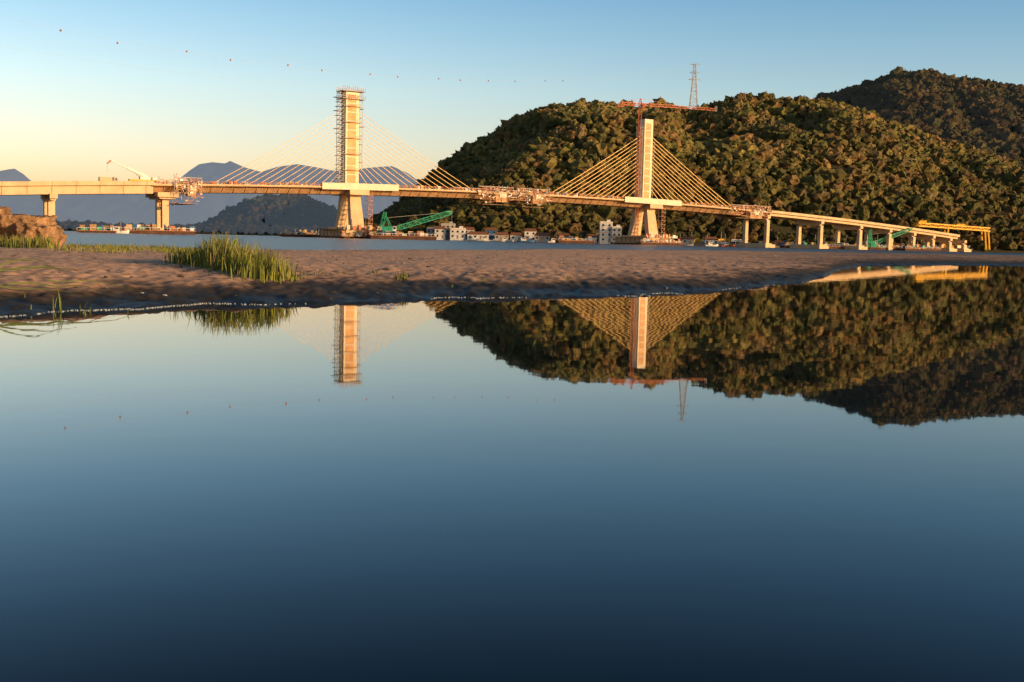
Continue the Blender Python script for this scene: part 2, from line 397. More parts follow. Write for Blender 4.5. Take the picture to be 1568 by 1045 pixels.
for u,bd,cb in ((1100,'yellow','yellow'),(1128,'white','white'),(1196,'rust','blue'),(1262,'white','yellow'),(1278,'yellow','white'),(1318,'white','blue'),(1376,'rust','white'),(1425,'yellow','yellow')):
    t=bear(u); D=772+90*t; truck(Vector((t*D,D,2.2)),(1,random.uniform(-.3,.3)),bd,cb)
rr=random.Random(21); b=B()
for i in range(90):
    u=rr.uniform(1040,1465); t=bear(u); D=768+90*t+rr.uniform(0,12); hh=rr.uniform(.6,3.2)
    b.box((t*D,D,1.9+hh/2),(rr.uniform(.5,5),rr.uniform(.5,2),hh),rr.choice(('white','rust','steel','wood','conc','red','blue','yellow')),(1,rr.uniform(-.3,.3)))
    if i%4==0: b.beam((t*D,D,2),(t*D+rr.uniform(-1,1),D,rr.uniform(6,11)),.12,'steel')
b.obj('building_supplies')

# ------------------------------------------------------------------ houses and boats
def house(u,D,w,d,storeys,wall,roof='flat',base=1.2,name='house',fl=3.0,bays=None):
    e=empty(name); c=pt(u,372,D); X=c.x; h=storeys*fl
    b=B(); b.box((X,D,base+h/2-1),(w,d,h+2),wall); 
    for k in range(1,storeys): b.box((X,D-d/2-.06,base+k*fl),(w+.15,.12,.22),'conc')
    b.obj('walls',e)
    b=B()
    if roof=='flat':
        b.box((X,D,base+h+.12),(w+.5,d+.5,.24),'conc')
        for sg in (-1,1): b.box((X+sg*(w/2-.1),D,base+h+.6),(.2,d,.7),wall)
        b.box((X,D-d/2+.1,base+h+.6),(w-.4,.2,.7),wall)
        b.box((X+w*.2,D,base+h+1.2),(2.4,2.4,1.9),wall)
    else:
        z=base+h; o=.5; W2=w/2+o; D2=d/2+o; rh=w*.0+d*.28
        vs=[(X-W2,D-D2,z),(X+W2,D-D2,z),(X+W2,D+D2,z),(X-W2,D+D2,z),(X-W2*.75,D,z+rh),(X+W2*.75,D,z+rh)]
        b.add(vs,[(0,1,5,4),(2,3,4,5),(1,2,5),(3,0,4),(0,3,2,1)],'roof')
    b.obj('roof',e)
    b=B(); n=bays or max(2,int(w/3))
    for k in range(storeys):
        for i in range(n):
            x=X-w/2+w*(i+.5)/n
            if k==0 and i==n//2: continue
            b.box((x,D-d/2-.02,base+k*fl+1.6),(1.3,.12,1.25),'dark'); b.box((x,D-d/2-.09,base+k*fl+.9),(1.6,.2,.12),'white')
        b.box((X+w/2+.02,D,base+k*fl+1.6),(.12,1.2,1.2),'dark'); b.box((X-w/2-.02,D,base+k*fl+1.6),(.12,1.2,1.2),'dark')
    b.obj('windows',e)
    b=B(); b.box((X-w/2+w*(n//2+.5)/n,D-d/2-.03,base+1.05),(1.1,.14,2.1),'wood'); b.obj('door',e)
house(927,736,8,9,4,'white',bays=2,name='apartment_building'); house(943,735,6,10,3,'white',bays=2,name='apartment_building')
for a in [(664,770,9,8,2,'grey','flat'),(674,762,7,7,2,'white','gable'),(686,768,9,8,3,'grey','flat'),(701,760,10,8,2,'white','flat'),(718,765,7,7,2,'grey','gable'),(732,758,14,7,1,'white','gable'),(752,770,8,7,2,'blue','gable'),(768,760,9,7,1,'grey','gable'),(790,766,8,7,1,'white','gable'),(830,756,10,8,1,'grey','gable'),(812,772,8,7,2,'white','gable'),(862,760,9,7,1,'conc','gable'),(905,752,7,7,1,'white','gable'),(1052,760,8,7,1,'grey','gable'),(1088,785,9,8,1,'white','gable'),(1200,830,10,8,1,'grey','gable'),(640,785,8,7,1,'white','gable')]:
    house(a[0],a[1],a[2],a[3],a[4],a[5],a[6])
def boat(u,D,L,k,name='fishing_boat',ang=(1,.1)):
    b=B(); c=pt(u,370,D); c.z=0; a=Vector((ang[0],ang[1],0)).normalized(); n=Vector((a.y,-a.x,0)); w=L*.14
    st=[(-.5,.85,.9),(-.2,1,.8),(.15,.95,.9),(.38,.6,1.15),(.5,.03,1.5)]; vs=[]
    for t,ww,hh in st:
        for sg in (-1,1): vs+= [c+a*t*L+n*sg*w*ww+Vector((0,0,hh)), c+a*t*L*.94+n*sg*w*ww*.6+Vector((0,0,-.2))]
    fs=[]
    for i in range(4):
        o=i*4; fs+= [(o,o+4,o+5,o+1),(o+2,o+3,o+7,o+6),(o,o+2,o+6,o+4),(o+1,o+5,o+7,o+3)]
    fs.append((0,1,3,2)); b.add(vs,fs,k)
    b.box(c-a*L*.12+Vector((0,0,1.7)),(L*.28,w*1.1,1.7),'white',ang); b.box(c-a*L*.12+Vector((0,0,2.62)),(L*.34,w*1.3,.14),'rust',ang); b.box(c-a*L*.1+n*(w*.57)+Vector((0,0,1.95)),(L*.2,.05,.6),'dark',ang)
    b.beam(c+a*L*.1+Vector((0,0,.8)),c+a*L*.1+Vector((0,0,4.5)),.06,'steel'); b.obj(name)
for u,D,L,k in [(745,690,10,'white'),(775,700,9,'white'),(805,695,11,'blue'),(722,705,9,'white'),(460,660,10,'white'),(485,690,9,'red'),(182,440,8,'white'),(1090,690,8,'white'),(1115,700,9,'red'),(850,700,9,'white')]: boat(u,D,L,k)
barge(255,455,22,9,1.6,'work_barge',ang=(1,.3)); barge(150,440,14,7,1.0,'work_barge',ang=(1,.2)); barge(205,470,14,7,1.4,'work_barge',ang=(1,.2))
for s0,nm in ((sL,'pylon_work_platform'),(sR,'pylon_work_platform')):
    b=B(); rr=random.Random(int(s0)+3)
    for sx in (-10.5,10.5):
        for o in range(-14,16,4): b.beam(bp(s0+sx,o,-1),bp(s0+sx,o,4.8),.2,'rust')
        b.box(bp(s0+sx,0,4.2),(3,30,.25),'wood',AX)
    for i in range(70):
        hh=rr.uniform(.6,2.4); b.box(bp(s0+rr.uniform(-11,11),16.2+rr.uniform(-1,1.2),rr.choice((1.2,4.0))+hh/2),(rr.uniform(.4,2),.6,hh),rr.choice(('white','rust','wood','conc','conc','steel','red')),AX)
    b.box(bp(s0,16.4,1.0),(24,3.4,.3),'wood',AX)
    for x in range(-12,13,2): b.beam(bp(s0+x,18,1.1),bp(s0+x,18,2.3),.06,'white')
    for x in (5.2,7.4):
        for o in (7,10): b.beam(bp(s0+x,o,5),bp(s0+x,o,dz(s0)-2),.1,'rust')
    z=5
    while z<dz(s0)-2: b.box(bp(s0+6.3,8.5,z),(2.5,3.3,.12),'steel',AX); b.beam(bp(s0+5.2,10,z),bp(s0+7.4,10,z+2.2),.08,'rust'); z+=2.2
    b.obj(nm)

# ------------------------------------------------------------------ terrain / hills
def np_mesh(name,V,F,material,attr=None,smooth=True,parent=None):
    me=bpy.data.meshes.new(name); nv=len(V); nf=len(F); k=F.shape[1]
    me.vertices.add(nv); me.vertices.foreach_set('co',V.astype(np.float32).ravel())
    me.loops.add(nf*k); me.loops.foreach_set('vertex_index',F.astype(np.int32).ravel())
    me.polygons.add(nf); me.polygons.foreach_set('loop_start',np.arange(0,nf*k,k,dtype=np.int32)); me.polygons.foreach_set('loop_total',np.full(nf,k,dtype=np.int32))
    me.polygons.foreach_set('use_smooth',np.full(nf,smooth))
    me.update(calc_edges=True)
    if attr is not None:
        ca=me.color_attributes.new('tint','FLOAT_COLOR','POINT'); ca.data.foreach_set('color',attr.astype(np.float32).ravel())
    me.materials.append(material); o=bpy.data.objects.new(name,me); S.collection.objects.link(o)
    if parent: o.parent=parent
    return o
def grid_faces(nr,nc):
    i=np.arange(nr-1)[:,None]*nc+np.arange(nc-1)[None,:]; i=i.ravel()
    return np.stack([i,i+1,i+nc+1,i+nc],1)
def fol_mat(name,haze=0.0,hazec=(0.1,0.13,0.17)):
    m=bpy.data.materials.new(name); m.use_nodes=True; n=m.node_tree.nodes; l=m.node_tree.links; b_=n['Principled BSDF']
    b_.inputs['Roughness'].default_value=.75; b_.inputs['Specular IOR Level'].default_value=.15
    a=n.new('ShaderNodeVertexColor'); a.layer_name='tint'
    t=n.new('ShaderNodeTexNoise'); t.inputs['Scale'].default_value=.35; t.inputs['Detail'].default_value=4; g=n.new('ShaderNodeNewGeometry'); l.new(g.outputs['Position'],t.inputs['Vector'])
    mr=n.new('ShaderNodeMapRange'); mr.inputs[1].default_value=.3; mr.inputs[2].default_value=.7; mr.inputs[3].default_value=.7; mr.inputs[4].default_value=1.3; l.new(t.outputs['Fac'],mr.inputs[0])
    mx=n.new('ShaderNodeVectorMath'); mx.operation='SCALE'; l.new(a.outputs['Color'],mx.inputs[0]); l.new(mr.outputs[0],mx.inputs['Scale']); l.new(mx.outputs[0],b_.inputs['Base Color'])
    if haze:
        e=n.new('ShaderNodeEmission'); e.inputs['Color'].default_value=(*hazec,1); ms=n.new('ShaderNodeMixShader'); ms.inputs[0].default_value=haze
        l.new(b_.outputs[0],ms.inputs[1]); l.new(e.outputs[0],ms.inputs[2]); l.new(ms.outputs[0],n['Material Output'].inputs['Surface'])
    return m
def ico():
    import bmesh
    bm=bmesh.new(); bmesh.ops.create_icosphere(bm,subdivisions=2,radius=1); V=np.array([v.co[:] for v in bm.verts]); F=np.array([[v.index for v in f.verts] for f in bm.faces]); bm.free(); return V,F
IV,IF=ico()
def crown(seed,nleaf=80):
    r=np.random.default_rng(seed); V=IV.copy()
    d=np.array([noise.noise(Vector(v)*1.9+Vector((seed*7.1,0,0))) for v in V]); V=V*(0.80+0.75*d[:,None]); V[:,2]*=0.78
    vs=[V]; fs=[IF]; o=len(V)
    di=r.normal(size=(nleaf,3)); di/=np.linalg.norm(di,axis=1)[:,None]; di[:,2]=np.abs(di[:,2])*1.0-.25
    rad=np.array([0.80+0.75*noise.noise(Vector(v)*1.9+Vector((seed*7.1,0,0))) for v in di])*r.uniform(.88,1.15,nleaf)
    c=di*rad[:,None]; c[:,2]*=.78
    sz=r.uniform(.08,.18,nleaf)
    a=r.normal(size=(nleaf,3)); a/=np.linalg.norm(a,axis=1)[:,None]; b2=np.cross(a,r.normal(size=(nleaf,3))); b2/=np.linalg.norm(b2,axis=1)[:,None]
    L=np.stack([c-a*sz[:,None],c+a*sz[:,None]*.8-b2*sz[:,None]*.5,c+b2*sz[:,None]],1).reshape(-1,3)
    vs.append(L); fs.append(np.arange(nleaf*3).reshape(-1,3)+o)
    return np.concatenate(vs),np.concatenate(fs)
CR=[crown(i) for i in range(8)]
PAL=np.array([[.084,.076,.021],[.070,.066,.02],[.108,.084,.026],[.135,.085,.032],[.060,.060,.02],[.098,.072,.030],[.112,.092,.030]])
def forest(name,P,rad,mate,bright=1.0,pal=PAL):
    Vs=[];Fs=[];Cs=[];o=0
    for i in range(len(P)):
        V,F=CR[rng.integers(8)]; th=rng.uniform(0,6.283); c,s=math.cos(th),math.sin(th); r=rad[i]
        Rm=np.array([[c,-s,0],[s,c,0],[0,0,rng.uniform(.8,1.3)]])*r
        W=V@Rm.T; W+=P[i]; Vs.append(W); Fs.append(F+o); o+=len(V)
        reg_shade=(1+.45*noise.noise(Vector((P[i][0]/60,P[i][1]/60,P[i][2]/40))))*(.50+.65*min(1,P[i][2]/75))  # random patches; shaded lower and sunlit upper slope painted into crown colour
        col=pal[rng.integers(len(pal))]*rng.uniform(.8,1.2)*bright*reg_shade; Cs.append(np.tile(np.array([*col,1]),(len(V),1)))
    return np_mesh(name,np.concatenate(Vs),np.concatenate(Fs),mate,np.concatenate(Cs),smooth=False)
def hill(name,sil,Yb,Yr,Yend,drop,nt=200,nq=90,gully=.16,seed=0,step=7,r0=(4,7),mate=None,fmat=None,bright=1.0,q1=1.04,expo=.85,shelf=0.0,pal=PAL):
    tt=[bear(u,v) for u,v in sil]; zz=[pt(u,v,Yr(bear(u,v))).z-drop for u,v in sil]
    def zr(t): return float(np.interp(t,tt,zz,left=zz[0],right=zz[-1]))
    t0,t1=tt[0],tt[-1]
    def H(t,q):
        Y=Yb(t)+q*(Yr(t)-Yb(t)); X=t*Y; Z=zr(t)
        if q<=1:
            qq=max(0,(q-shelf)/(1-shelf)); g=math.sin(min(1,qq)*math.pi/2)**expo
            env=min(1,4*q*(1-q)) 
            n1=noise.noise(Vector((X/110+seed,Y/260,seed)))*1.0+0.5*noise.noise(Vector((X/45,Y/110,seed+5)))
            lim=Z*Y/Yr(t)*(.80+.2*q)
            z=min(Z*g,lim)*(1+gully*env*(n1-.25)*1.6)+ (1.4 if q>0.01 else -2)
            z=min(z,lim+1.4)
        else:
            z=Z*max(0,1-((q-1)*.9)**1.5)+1.4
        return X,Y,z
    qe=(Yend)
    V=np.array([H(t0+(t1-t0)*j/(nt-1),qe*i/(nq-1)) for i in range(nq) for j in range(nt)])
    V[:nt,2]=-3
    o=np_mesh(name,V,grid_faces(nq,nt),mate)
    if step:
        P=[];Rr=[]
        q=shelf
        ym=Yr((t0+t1)/2)-Yb((t0+t1)/2)
        while q<q1:
            Y=Yb((t0+t1)/2)+q*ym; dt=step/Y; t=t0
            while t<t1:
                X,Yy,z=H(t+rng.uniform(-.5,.5)*dt,q+rng.uniform(-.5,.5)*step/ym)
                if z>1.2 and q>shelf*.5:
                    r=rng.uniform(*r0)*(1.3 if rng.random()<.14 else 1); P.append((X,Yy,z+r*.45)); Rr.append(r)
                t+=dt
            q+=step/ym
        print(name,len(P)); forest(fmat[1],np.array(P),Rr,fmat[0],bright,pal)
    return H
gm=mat('forest_floor',(.05,.045,.02),var=.3,scale=.02)
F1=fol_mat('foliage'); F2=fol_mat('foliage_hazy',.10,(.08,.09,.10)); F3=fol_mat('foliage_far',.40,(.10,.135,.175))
silA=[(520,372),(560,345),(600,320),(640,290),(672,258),(700,236),(740,212),(790,185),(830,167),(880,160),(930,160),(975,167),(1010,156),(1060,170),(1100,160),(1135,147),(1180,151),(1230,153),(1270,154),(1310,166),(1360,188),(1420,208),(1500,234),(1568,256),(1700,300),(1900,380)]
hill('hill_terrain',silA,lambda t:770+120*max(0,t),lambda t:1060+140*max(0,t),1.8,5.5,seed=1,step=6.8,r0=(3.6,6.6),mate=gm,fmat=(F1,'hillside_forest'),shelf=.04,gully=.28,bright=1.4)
silB=[(1120,215),(1200,172),(1250,152),(1300,138),(1340,128),(1380,114),(1412,112),(1450,120),(1500,127),(1568,136),(1650,150),(1750,190),(1900,300)]
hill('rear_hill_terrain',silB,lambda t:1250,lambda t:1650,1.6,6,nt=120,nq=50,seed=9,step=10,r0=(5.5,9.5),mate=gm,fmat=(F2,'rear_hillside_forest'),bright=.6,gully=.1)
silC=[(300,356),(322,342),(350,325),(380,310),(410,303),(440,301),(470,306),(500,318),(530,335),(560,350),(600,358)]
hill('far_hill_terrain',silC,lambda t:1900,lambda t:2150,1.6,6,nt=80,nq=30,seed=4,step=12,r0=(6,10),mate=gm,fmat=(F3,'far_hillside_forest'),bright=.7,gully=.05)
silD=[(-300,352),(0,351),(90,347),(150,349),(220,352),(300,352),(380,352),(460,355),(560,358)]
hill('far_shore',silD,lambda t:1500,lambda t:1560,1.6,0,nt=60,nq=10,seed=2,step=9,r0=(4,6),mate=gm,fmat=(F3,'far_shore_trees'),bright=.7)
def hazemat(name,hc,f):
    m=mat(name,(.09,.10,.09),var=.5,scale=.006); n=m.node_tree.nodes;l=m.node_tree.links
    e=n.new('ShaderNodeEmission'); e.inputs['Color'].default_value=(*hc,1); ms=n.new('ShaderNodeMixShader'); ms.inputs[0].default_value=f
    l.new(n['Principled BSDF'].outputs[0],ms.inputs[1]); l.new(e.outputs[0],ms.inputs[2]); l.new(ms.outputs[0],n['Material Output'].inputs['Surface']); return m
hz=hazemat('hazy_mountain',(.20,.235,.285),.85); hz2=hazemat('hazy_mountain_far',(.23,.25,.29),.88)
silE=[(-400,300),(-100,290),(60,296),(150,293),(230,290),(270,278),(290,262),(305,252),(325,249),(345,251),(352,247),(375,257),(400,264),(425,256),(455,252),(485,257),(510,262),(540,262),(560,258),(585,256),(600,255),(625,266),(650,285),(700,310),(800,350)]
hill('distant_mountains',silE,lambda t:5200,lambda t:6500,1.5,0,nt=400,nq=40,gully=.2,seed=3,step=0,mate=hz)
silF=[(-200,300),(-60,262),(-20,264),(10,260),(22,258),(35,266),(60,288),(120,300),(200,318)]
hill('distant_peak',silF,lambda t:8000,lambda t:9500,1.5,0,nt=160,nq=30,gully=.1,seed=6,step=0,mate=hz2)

# ------------------------------------------------------------------ water, bed and sandbar
def sheet(name,z,x0,x1,y0,y1,m):
    me=bpy.data.meshes.new(name); me.from_pydata([(x0,y0,z),(x1,y0,z),(x1,y1,z),(x0,y1,z)],[],[(0,1,2,3)]); me.materials.append(m); o=bpy.data.objects.new(name,me); S.collection.objects.link(o)
wm=bpy.data.materials.new('river_water'); wm.use_nodes=True; n=wm.node_tree.nodes; l=wm.node_tree.links; pb_=n['Principled BSDF']
pb_.inputs['Base Color'].default_value=(.002,.006,.010,1); pb_.inputs['IOR'].default_value=1.42
g=n.new('ShaderNodeNewGeometry'); sx=n.new('ShaderNodeSeparateXYZ'); l.new(g.outputs['Position'],sx.inputs[0])
m1=n.new('ShaderNodeMath'); m1.operation='MULTIPLY_ADD'; l.new(sx.outputs['X'],m1.inputs[0]); m1.inputs[1].default_value=-1.2; l.new(sx.outputs['Y'],m1.inputs[2])
mr=n.new('ShaderNodeMapRange'); mr.inputs[1].default_value=48; mr.inputs[2].default_value=62; mr.inputs[3].default_value=.0007; mr.inputs[4].default_value=.09; l.new(m1.outputs[0],mr.inputs[0])
t1=n.new('ShaderNodeTexNoise'); t1.inputs['Scale'].default_value=1.3; t1.inputs['Detail'].default_value=3; l.new(g.outputs['Position'],t1.inputs['Vector'])
m2=n.new('ShaderNodeMath'); m2.operation='MULTIPLY'; l.new(t1.outputs['Fac'],m2.inputs[0]); l.new(mr.outputs[0],m2.inputs[1])
bmp=n.new('ShaderNodeBump'); bmp.inputs['Distance'].default_value=1.0; l.new(m2.outputs[0],bmp.inputs['Height']); l.new(bmp.outputs[0],pb_.inputs['Normal'])
mr2=n.new('ShaderNodeMapRange'); mr2.inputs[1].default_value=48; mr2.inputs[2].default_value=62; mr2.inputs[3].default_value=.018; mr2.inputs[4].default_value=.3; l.new(m1.outputs[0],mr2.inputs[0]); l.new(mr2.outputs[0],pb_.inputs['Roughness'])
sheet('river_water',0,-12000,12000,-300,20000,wm)
sheet('ground',-3.2,-20000,20000,-1000,25000,mat('riverbed_mud',(.08,.07,.05)))

near=[(-500,505),(-200,492),(0,483),(150,475),(300,469),(480,463),(650,458),(850,454),(1000,450.5),(1100,446),(1170,438),(1230,431),(1262,424),(1285,414),(1320,407.5),(1450,406),(1568,408),(1800,414)]
nt_=[];ny_=[]
for u,v in near:
    p=gnd(u,v); nt_.append(p.x/p.y); ny_.append(p.y)
def Yn(t,Y): return float(np.interp(t,nt_,ny_))
far=[(-500,32),(0,34),(300,38),(500,44),(750,60),(1000,95),(1300,150),(1568,190),(1800,200)]
ft_=[bear(a) for a,_ in far]; fy_=[c for _,c in far]
def sandz(X,Y):
    t=X/Y
    yn=Yn(t,Y)*(1+.04*noise.noise(Vector((X*.9,Y*.9,3)))+.04*noise.noise(Vector((X*2.5,Y*1.5,8)))+.02*noise.noise(Vector((X*9,Y*3,8)))) ; yf=float(np.interp(t,ft_,fy_))*(1+.08*noise.noise(Vector((X*.12,Y*.1,1))))
    d=Y-yn; e=yf-Y; w=2.3+max(0,yn-14)*.12
    hs=.2 if t<0 else .2-.08*min(1,t/.3)
    zn=hs*(1-math.exp(-d/w)) if d>0 else d*.13
    zf=hs*(1-math.exp(-e/6.0)) if e>0 else e*.05
    z=min(zn,zf)
    if z>0:
        k=min(1,z/.08)
        z+= (.03*noise.noise(Vector((X*.35,Y*.2,0)))+.022*noise.noise(Vector((X*1.6,Y*1.1,5))))*k
        nn=noise.noise(Vector((X*5,Y*4,9))); wet=1 if z<.14 else max(.35,1-(z-.14)*9)
        z+=(.024*nn+.014*noise.noise(Vector((X*11,Y*6,2)))+.012*abs(noise.noise(Vector((X*7,Y*7,12)))))*min(1,z/.03)*wet
        z=max(z,.004*k)
        z+=.06*k*max(0,min(1,(-t-.15)/.25))
    return max(z,-.6)
NT=820; NY=380; ts=np.linspace(-.72,.56,NT); ys=7.2*np.exp(np.linspace(0,1,NY)**1.3*math.log(240/7.2)); 
V=np.array([(t*y,y,sandz(t*y,y)) for y in ys for t in ts])
sm=bpy.data.materials.new('sand'); sm.use_nodes=True; n=sm.node_tree.nodes; l=sm.node_tree.links; pb_=n['Principled BSDF']
g=n.new('ShaderNodeNewGeometry'); sx=n.new('ShaderNodeSeparateXYZ'); l.new(g.outputs['Position'],sx.inputs[0])
nz=n.new('ShaderNodeTexNoise'); nz.inputs['Scale'].default_value=.9; nz.inputs['Detail'].default_value=8; nz.inputs['Roughness'].default_value=.65; l.new(g.outputs['Position'],nz.inputs['Vector'])
ad=n.new('ShaderNodeMath'); ad.operation='MULTIPLY_ADD'; l.new(nz.outputs['Fac'],ad.inputs[0]); ad.inputs[1].default_value=.15; l.new(sx.outputs['Z'],ad.inputs[2])
cr=n.new('ShaderNodeValToRGB'); E=cr.color_ramp.elements
mrz=n.new('ShaderNodeMapRange'); mrz.inputs[1].default_value=.05; mrz.inputs[2].default_value=.29; l.new(ad.outputs[0],mrz.inputs[0]); l.new(mrz.outputs[0],cr.inputs['Fac'])
E[0].position=.05; E[0].color=(.013,.018,.020,1); E[1].position=.84; E[1].color=(.68,.42,.27,1)
e=E.new(.36); e.color=(.030,.030,.028,1); e=E.new(.54); e.color=(.095,.068,.050,1); e=E.new(.66); e.color=(.42,.265,.175,1)
n2=n.new('ShaderNodeTexNoise'); n2.inputs['Scale'].default_value=9; n2.inputs['Detail'].default_value=6; l.new(g.outputs['Position'],n2.inputs['Vector'])
r2=n.new('ShaderNodeValToRGB'); r2.color_ramp.elements[0].position=.34; r2.color_ramp.elements[0].color=(.55,.52,.5,1); r2.color_ramp.elements[1].position=.52; r2.color_ramp.elements[1].color=(1.05,1.05,1.05,1); l.new(n2.outputs['Fac'],r2.inputs['Fac'])
mxx=n.new('ShaderNodeVectorMath'); mxx.operation='MULTIPLY'; l.new(cr.outputs['Color'],mxx.inputs[0]); l.new(r2.outputs['Color'],mxx.inputs[1]); l.new(mxx.outputs[0],pb_.inputs['Base Color'])
rr_=n.new('ShaderNodeMapRange'); rr_.inputs[1].default_value=.2; rr_.inputs[2].default_value=.6; rr_.inputs[3].default_value=.45; rr_.inputs[4].default_value=.95; l.new(mrz.outputs[0],rr_.inputs[0]); l.new(rr_.outputs[0],pb_.inputs['Roughness'])
pb_.inputs['Specular IOR Level'].default_value=.2
bm_=n.new('ShaderNodeBump'); bm_.inputs['Distance'].default_value=.02; bm_.inputs['Strength'].default_value=.5; l.new(n2.outputs['Fac'],bm_.inputs['Height']); l.new(bm_.outputs[0],pb_.inputs['Normal'])
np_mesh('sandbar',V,grid_faces(NY,NT),sm)

M['foam']=mat('foam',(.30,.34,.37),var=.3,scale=8)
b=B(); rr=random.Random(3)
for i in range(1500):
    t=rr.uniform(-.5,.30); y0=Yn(t,0)
    lo,hi=y0*.9,y0*1.1
    for k in range(12):
        mid=(lo+hi)/2
        if sandz(t*mid,mid)>0.0: hi=mid
        else: lo=mid
    y=hi; x=t*y
    if noise.noise(Vector((x*.8,y*.5,4)))<rr.uniform(-.2,.4): continue
    sz=rr.uniform(.003,.008)*(y/10)**.5
    b.ball((x,y-rr.uniform(0,.1),.001),sz,'foam',6,4)
b.obj('shore_foam')

M['pebble']=mat('pebble',(.07,.055,.045),var=.5,scale=5); M['shell']=mat('shell_debris',(.4,.36,.32),var=.2,scale=5)
b=B()
for i in range(900):
    u=rr.uniform(-50,1200); y=rr.uniform(9,40); t=bear(u); x=t*y; z=sandz(x,y)
    if z<.02: continue
    s_=rr.uniform(.006,.02)*(1 if rr.random()<.95 else 2.0); k='shell' if rr.random()<.07 else 'pebble'
    o=len(b.v); b.ball((x,y,z),s_,k,6,4)
    for q in range(o,len(b.v)):
        vx,vy,vz=b.v[q]; f=1+.5*noise.noise(Vector((vx*40,vy*40,vz*40))); b.v[q]=(x+(vx-x)*f*1.3,y+(vy-y)*f,z+(vz-z)*f*.6)
b.obj('pebbles')

def gmat(name,c1,c2): return mat(name,c1,var=.3,scale=3,col2=c2)
M['grass']=gmat('grass_blade',(.09,.13,.02),(.24,.26,.045)); M['drygrass']=gmat('dry_grass_blade',(.22,.18,.07),(.30,.24,.10))
def blade(b,x,y,z,h,lean,ang,w,k):
    dx,dy=math.cos(ang),math.sin(ang); wx,wy=-dy*w,dx*w
    if abs(wx)<w*.4: wx=w*.7
    P=[(0,0),(.35,.12),(.7,.4),(1,.85)]; vs=[]
    for i,(a_,c_) in enumerate(P):
        ww=(1,.85,.55,.02)[i]; px=x+dx*lean*c_; py=y+dy*lean*c_; pz=z+h*a_*(1-.15*c_*min(1,lean/h))
        vs+=[(px-wx*ww,py-wy*ww,pz),(px+wx*ww,py+wy*ww,pz)]
    b.add(vs,[(0,1,3,2),(2,3,5,4),(4,5,7,6)],k)
def clump(b,u,y,n,sx_,sy_,h,w=.006,dry=.2,lean=.5):
    for i in range(n):
        x0=bear(u)*y+random.gauss(0,sx_); y0=y+random.gauss(0,sy_); z=sandz(x0,y0)
        if z<.01: continue
        hh=h*random.uniform(.45,1.1)*math.exp(-((x0-bear(u)*y)/(sx_*2.6))**2)
        blade(b,x0,y0,z-.01,hh,hh*random.uniform(.05,lean),random.uniform(0,6.28),w*random.uniform(.6,1.3),'drygrass' if random.random()<dry else 'grass')
b=B()
for u,y,nn,sx_,h in [(334,14.0,420,.11,.44),(312,14.3,180,.12,.34),(352,13.6,260,.10,.42),(380,13.0,300,.13,.38),(408,12.5,320,.11,.34),(286,14.4,130,.09,.26),(428,12.3,70,.06,.24)]: clump(b,u,y,nn,sx_,.28,h,w=.008)
b.obj('grass_clump')
b=B()
for u,y,nn,sx_,h in [(616,13.5,36,.05,.13),(740,13.6,12,.05,.06),(525,14,14,.06,.06),(690,12.9,14,.04,.06),(870,15,10,.05,.06),(1062,15,10,.04,.06),(480,13.2,20,.1,.08),(575,14.5,16,.1,.06),(445,12.6,30,.08,.12)]: clump(b,u,y,nn,sx_,.05,h)
b.obj('grass_sprouts')
b=B()
for i in range(40): clump(b,random.uniform(95,290),random.uniform(20,31),60,.22,.3,random.uniform(.05,.17),w=.008,dry=.25)
for i in range(18): clump(b,random.uniform(-30,85),random.uniform(22,25.5),60,.12,.15,.3,w=.010,dry=.3)
b.obj('low_dune_grass')
b=B(); M['reed']=gmat('reed',(.09,.13,.03),(.17,.21,.06))
for (u0,u1,y,z0,z1,w) in [(-30,110,9.8,.02,.12,.012),(0,135,10.3,.03,.09,.012),(10,170,9.2,.01,.05,.009),(70,210,9.6,.01,.05,.008),(-20,80,10.0,.06,.18,.010),(-40,120,8.9,.01,.03,.010),(-60,60,10.8,.04,.14,.011)]:
    x0,x1=bear(u0)*y,bear(u1)*y; prev=None
    for i in range(11):
        t=i/10; x_=x0+(x1-x0)*t; y_=y+.15*math.sin(t*2.5); P=Vector((x_,y_,max(.0,sandz(x_,y_))+.012+z0+(z1-z0)*math.sin(t*math.pi*.9)*.6))
        if prev: b.beam(prev,P,w*(1.1-t)*.7,'reed')
        prev=P
for i in range(22):
    uu=random.choice((88,88,40,130,190)); yy=random.uniform(8.2,8.8); x0=bear(uu)*yy+random.gauss(0,.025); blade(b,x0,yy,max(0,sandz(x0,yy))-.01,random.uniform(.05,.2 if uu==88 else .07),random.uniform(.02,.08),random.uniform(0,6.28),.005,'reed')
b.obj('reeds')
M['rock']=mat('eroded_earth',(.30,.175,.09),var=.6,scale=3.5,bump=.18)
V=[];Fc=[];ofs=0
def rock(cx,cy,cz,rx,ry,rz,seed):
    global ofs
    import bmesh
    bm=bmesh.new(); bmesh.ops.create_icosphere(bm,subdivisions=5,radius=1)
    for v in bm.verts:
        p=v.co; q=Vector((max(-.72,min(.72,p.x)),max(-.7,min(.7,p.y)),max(-.6,min(.66,p.z))))*1.35
        d=1+.28*noise.fractal(q*1.3+Vector((seed,0,0)),.9,2.1,5)+.06*noise.noise(Vector((q.x*2,q.y*2,q.z*9+seed)))
        v.co=Vector((cx+q.x*rx*d,cy+q.y*ry*d,cz+q.z*rz*d))
    V.extend([v.co[:] for v in bm.verts]); Fc.extend([[v.index+ofs for v in f.verts] for f in bm.faces]); ofs+=len(bm.verts); bm.free()
yr=26.5
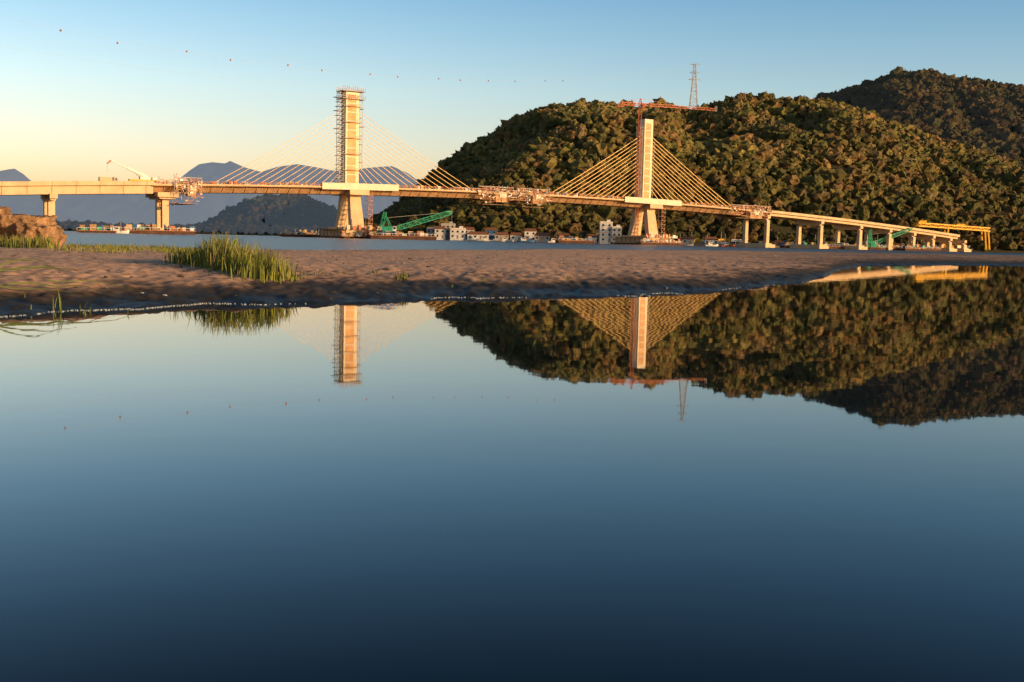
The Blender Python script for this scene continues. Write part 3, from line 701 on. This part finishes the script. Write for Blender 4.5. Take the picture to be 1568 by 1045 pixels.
rock(bear(58)*yr,yr,.36,.38,.6,.38,1.0); rock(bear(8)*yr,yr+.6,.5,.8,.7,.46,4.0); rock(bear(-70)*yr,yr,.5,1.0,.9,.6,7.0); rock(bear(20)*yr,yr-.6,.2,.6,.4,.18,12.0); rock(bear(-160)*yr,yr+1,.5,1.3,1.2,.7,9.0)
np_mesh('eroded_earth_mound',np.array(V),np.array(Fc),M['rock'])

# ------------------------------------------------------------------ light
EL=math.radians(9.5); AZ=math.radians(118)
sd=Vector((math.sin(AZ)*math.cos(EL),math.cos(AZ)*math.cos(EL),math.sin(EL)))
sun=bpy.data.lights.new('sun','SUN'); sun.energy=5.0; sun.angle=math.radians(.5); sun.color=(1,.60,.26)
so=bpy.data.objects.new('sun',sun); S.collection.objects.link(so); so.rotation_euler=sd.to_track_quat('Z','Y').to_euler()
w=bpy.data.worlds.new('World'); S.world=w; w.use_nodes=True; n=w.node_tree.nodes; l=w.node_tree.links; bg=n['Background']
sk=n.new('ShaderNodeTexSky'); sk.sky_type='NISHITA'; sk.sun_disc=False; sk.sun_elevation=EL; sk.sun_rotation=AZ; sk.air_density=1.0; sk.dust_density=1.5; sk.ozone_density=1.5
tc=n.new('ShaderNodeTexCoord'); sp=n.new('ShaderNodeSeparateXYZ'); l.new(tc.outputs['Generated'],sp.inputs[0])
r1=n.new('ShaderNodeValToRGB'); E=r1.color_ramp.elements; mm=n.new('ShaderNodeMapRange'); mm.inputs[1].default_value=0; mm.inputs[2].default_value=.5; l.new(sp.outputs['Z'],mm.inputs[0]); l.new(mm.outputs[0],r1.inputs['Fac'])
def sc_(c): return (c[0]/4,c[1]/4,c[2]/4,1)
E[0].position=0; E[0].color=sc_((3.1,2.2,2.0)); E[1].position=1; E[1].color=sc_((.35,.5,.7))
for p_,c_ in ((.12,(3.0,2.35,2.3)),(.25,(2.45,2.35,2.45)),(.42,(1.45,1.9,2.25)),(.56,(.95,1.35,1.7)),(.74,(.36,.58,.78))):
    e=E.new(p_); e.color=sc_(c_)
r2=n.new('ShaderNodeValToRGB'); E=r2.color_ramp.elements; m3=n.new('ShaderNodeMapRange'); m3.inputs[1].default_value=-.5; m3.inputs[2].default_value=.5; l.new(sp.outputs['X'],m3.inputs[0]); l.new(m3.outputs[0],r2.inputs['Fac'])
E[0].color=sc_((4.2,4.0,3.8)); E[1].color=sc_((3.1,3.5,3.7))
v1=n.new('ShaderNodeVectorMath'); v1.operation='MULTIPLY'; v2=n.new('ShaderNodeVectorMath'); v2.operation='MULTIPLY'; v3=n.new('ShaderNodeVectorMath'); v3.operation='SCALE'; v3.inputs['Scale'].default_value=4
l.new(sk.outputs[0],v1.inputs[0]); l.new(r1.outputs[0],v1.inputs[1]); l.new(v1.outputs[0],v2.inputs[0]); l.new(r2.outputs[0],v2.inputs[1]); l.new(v2.outputs[0],v3.inputs[0]); l.new(v3.outputs[0],bg.inputs['Color'])
bg.inputs['Strength'].default_value=.11
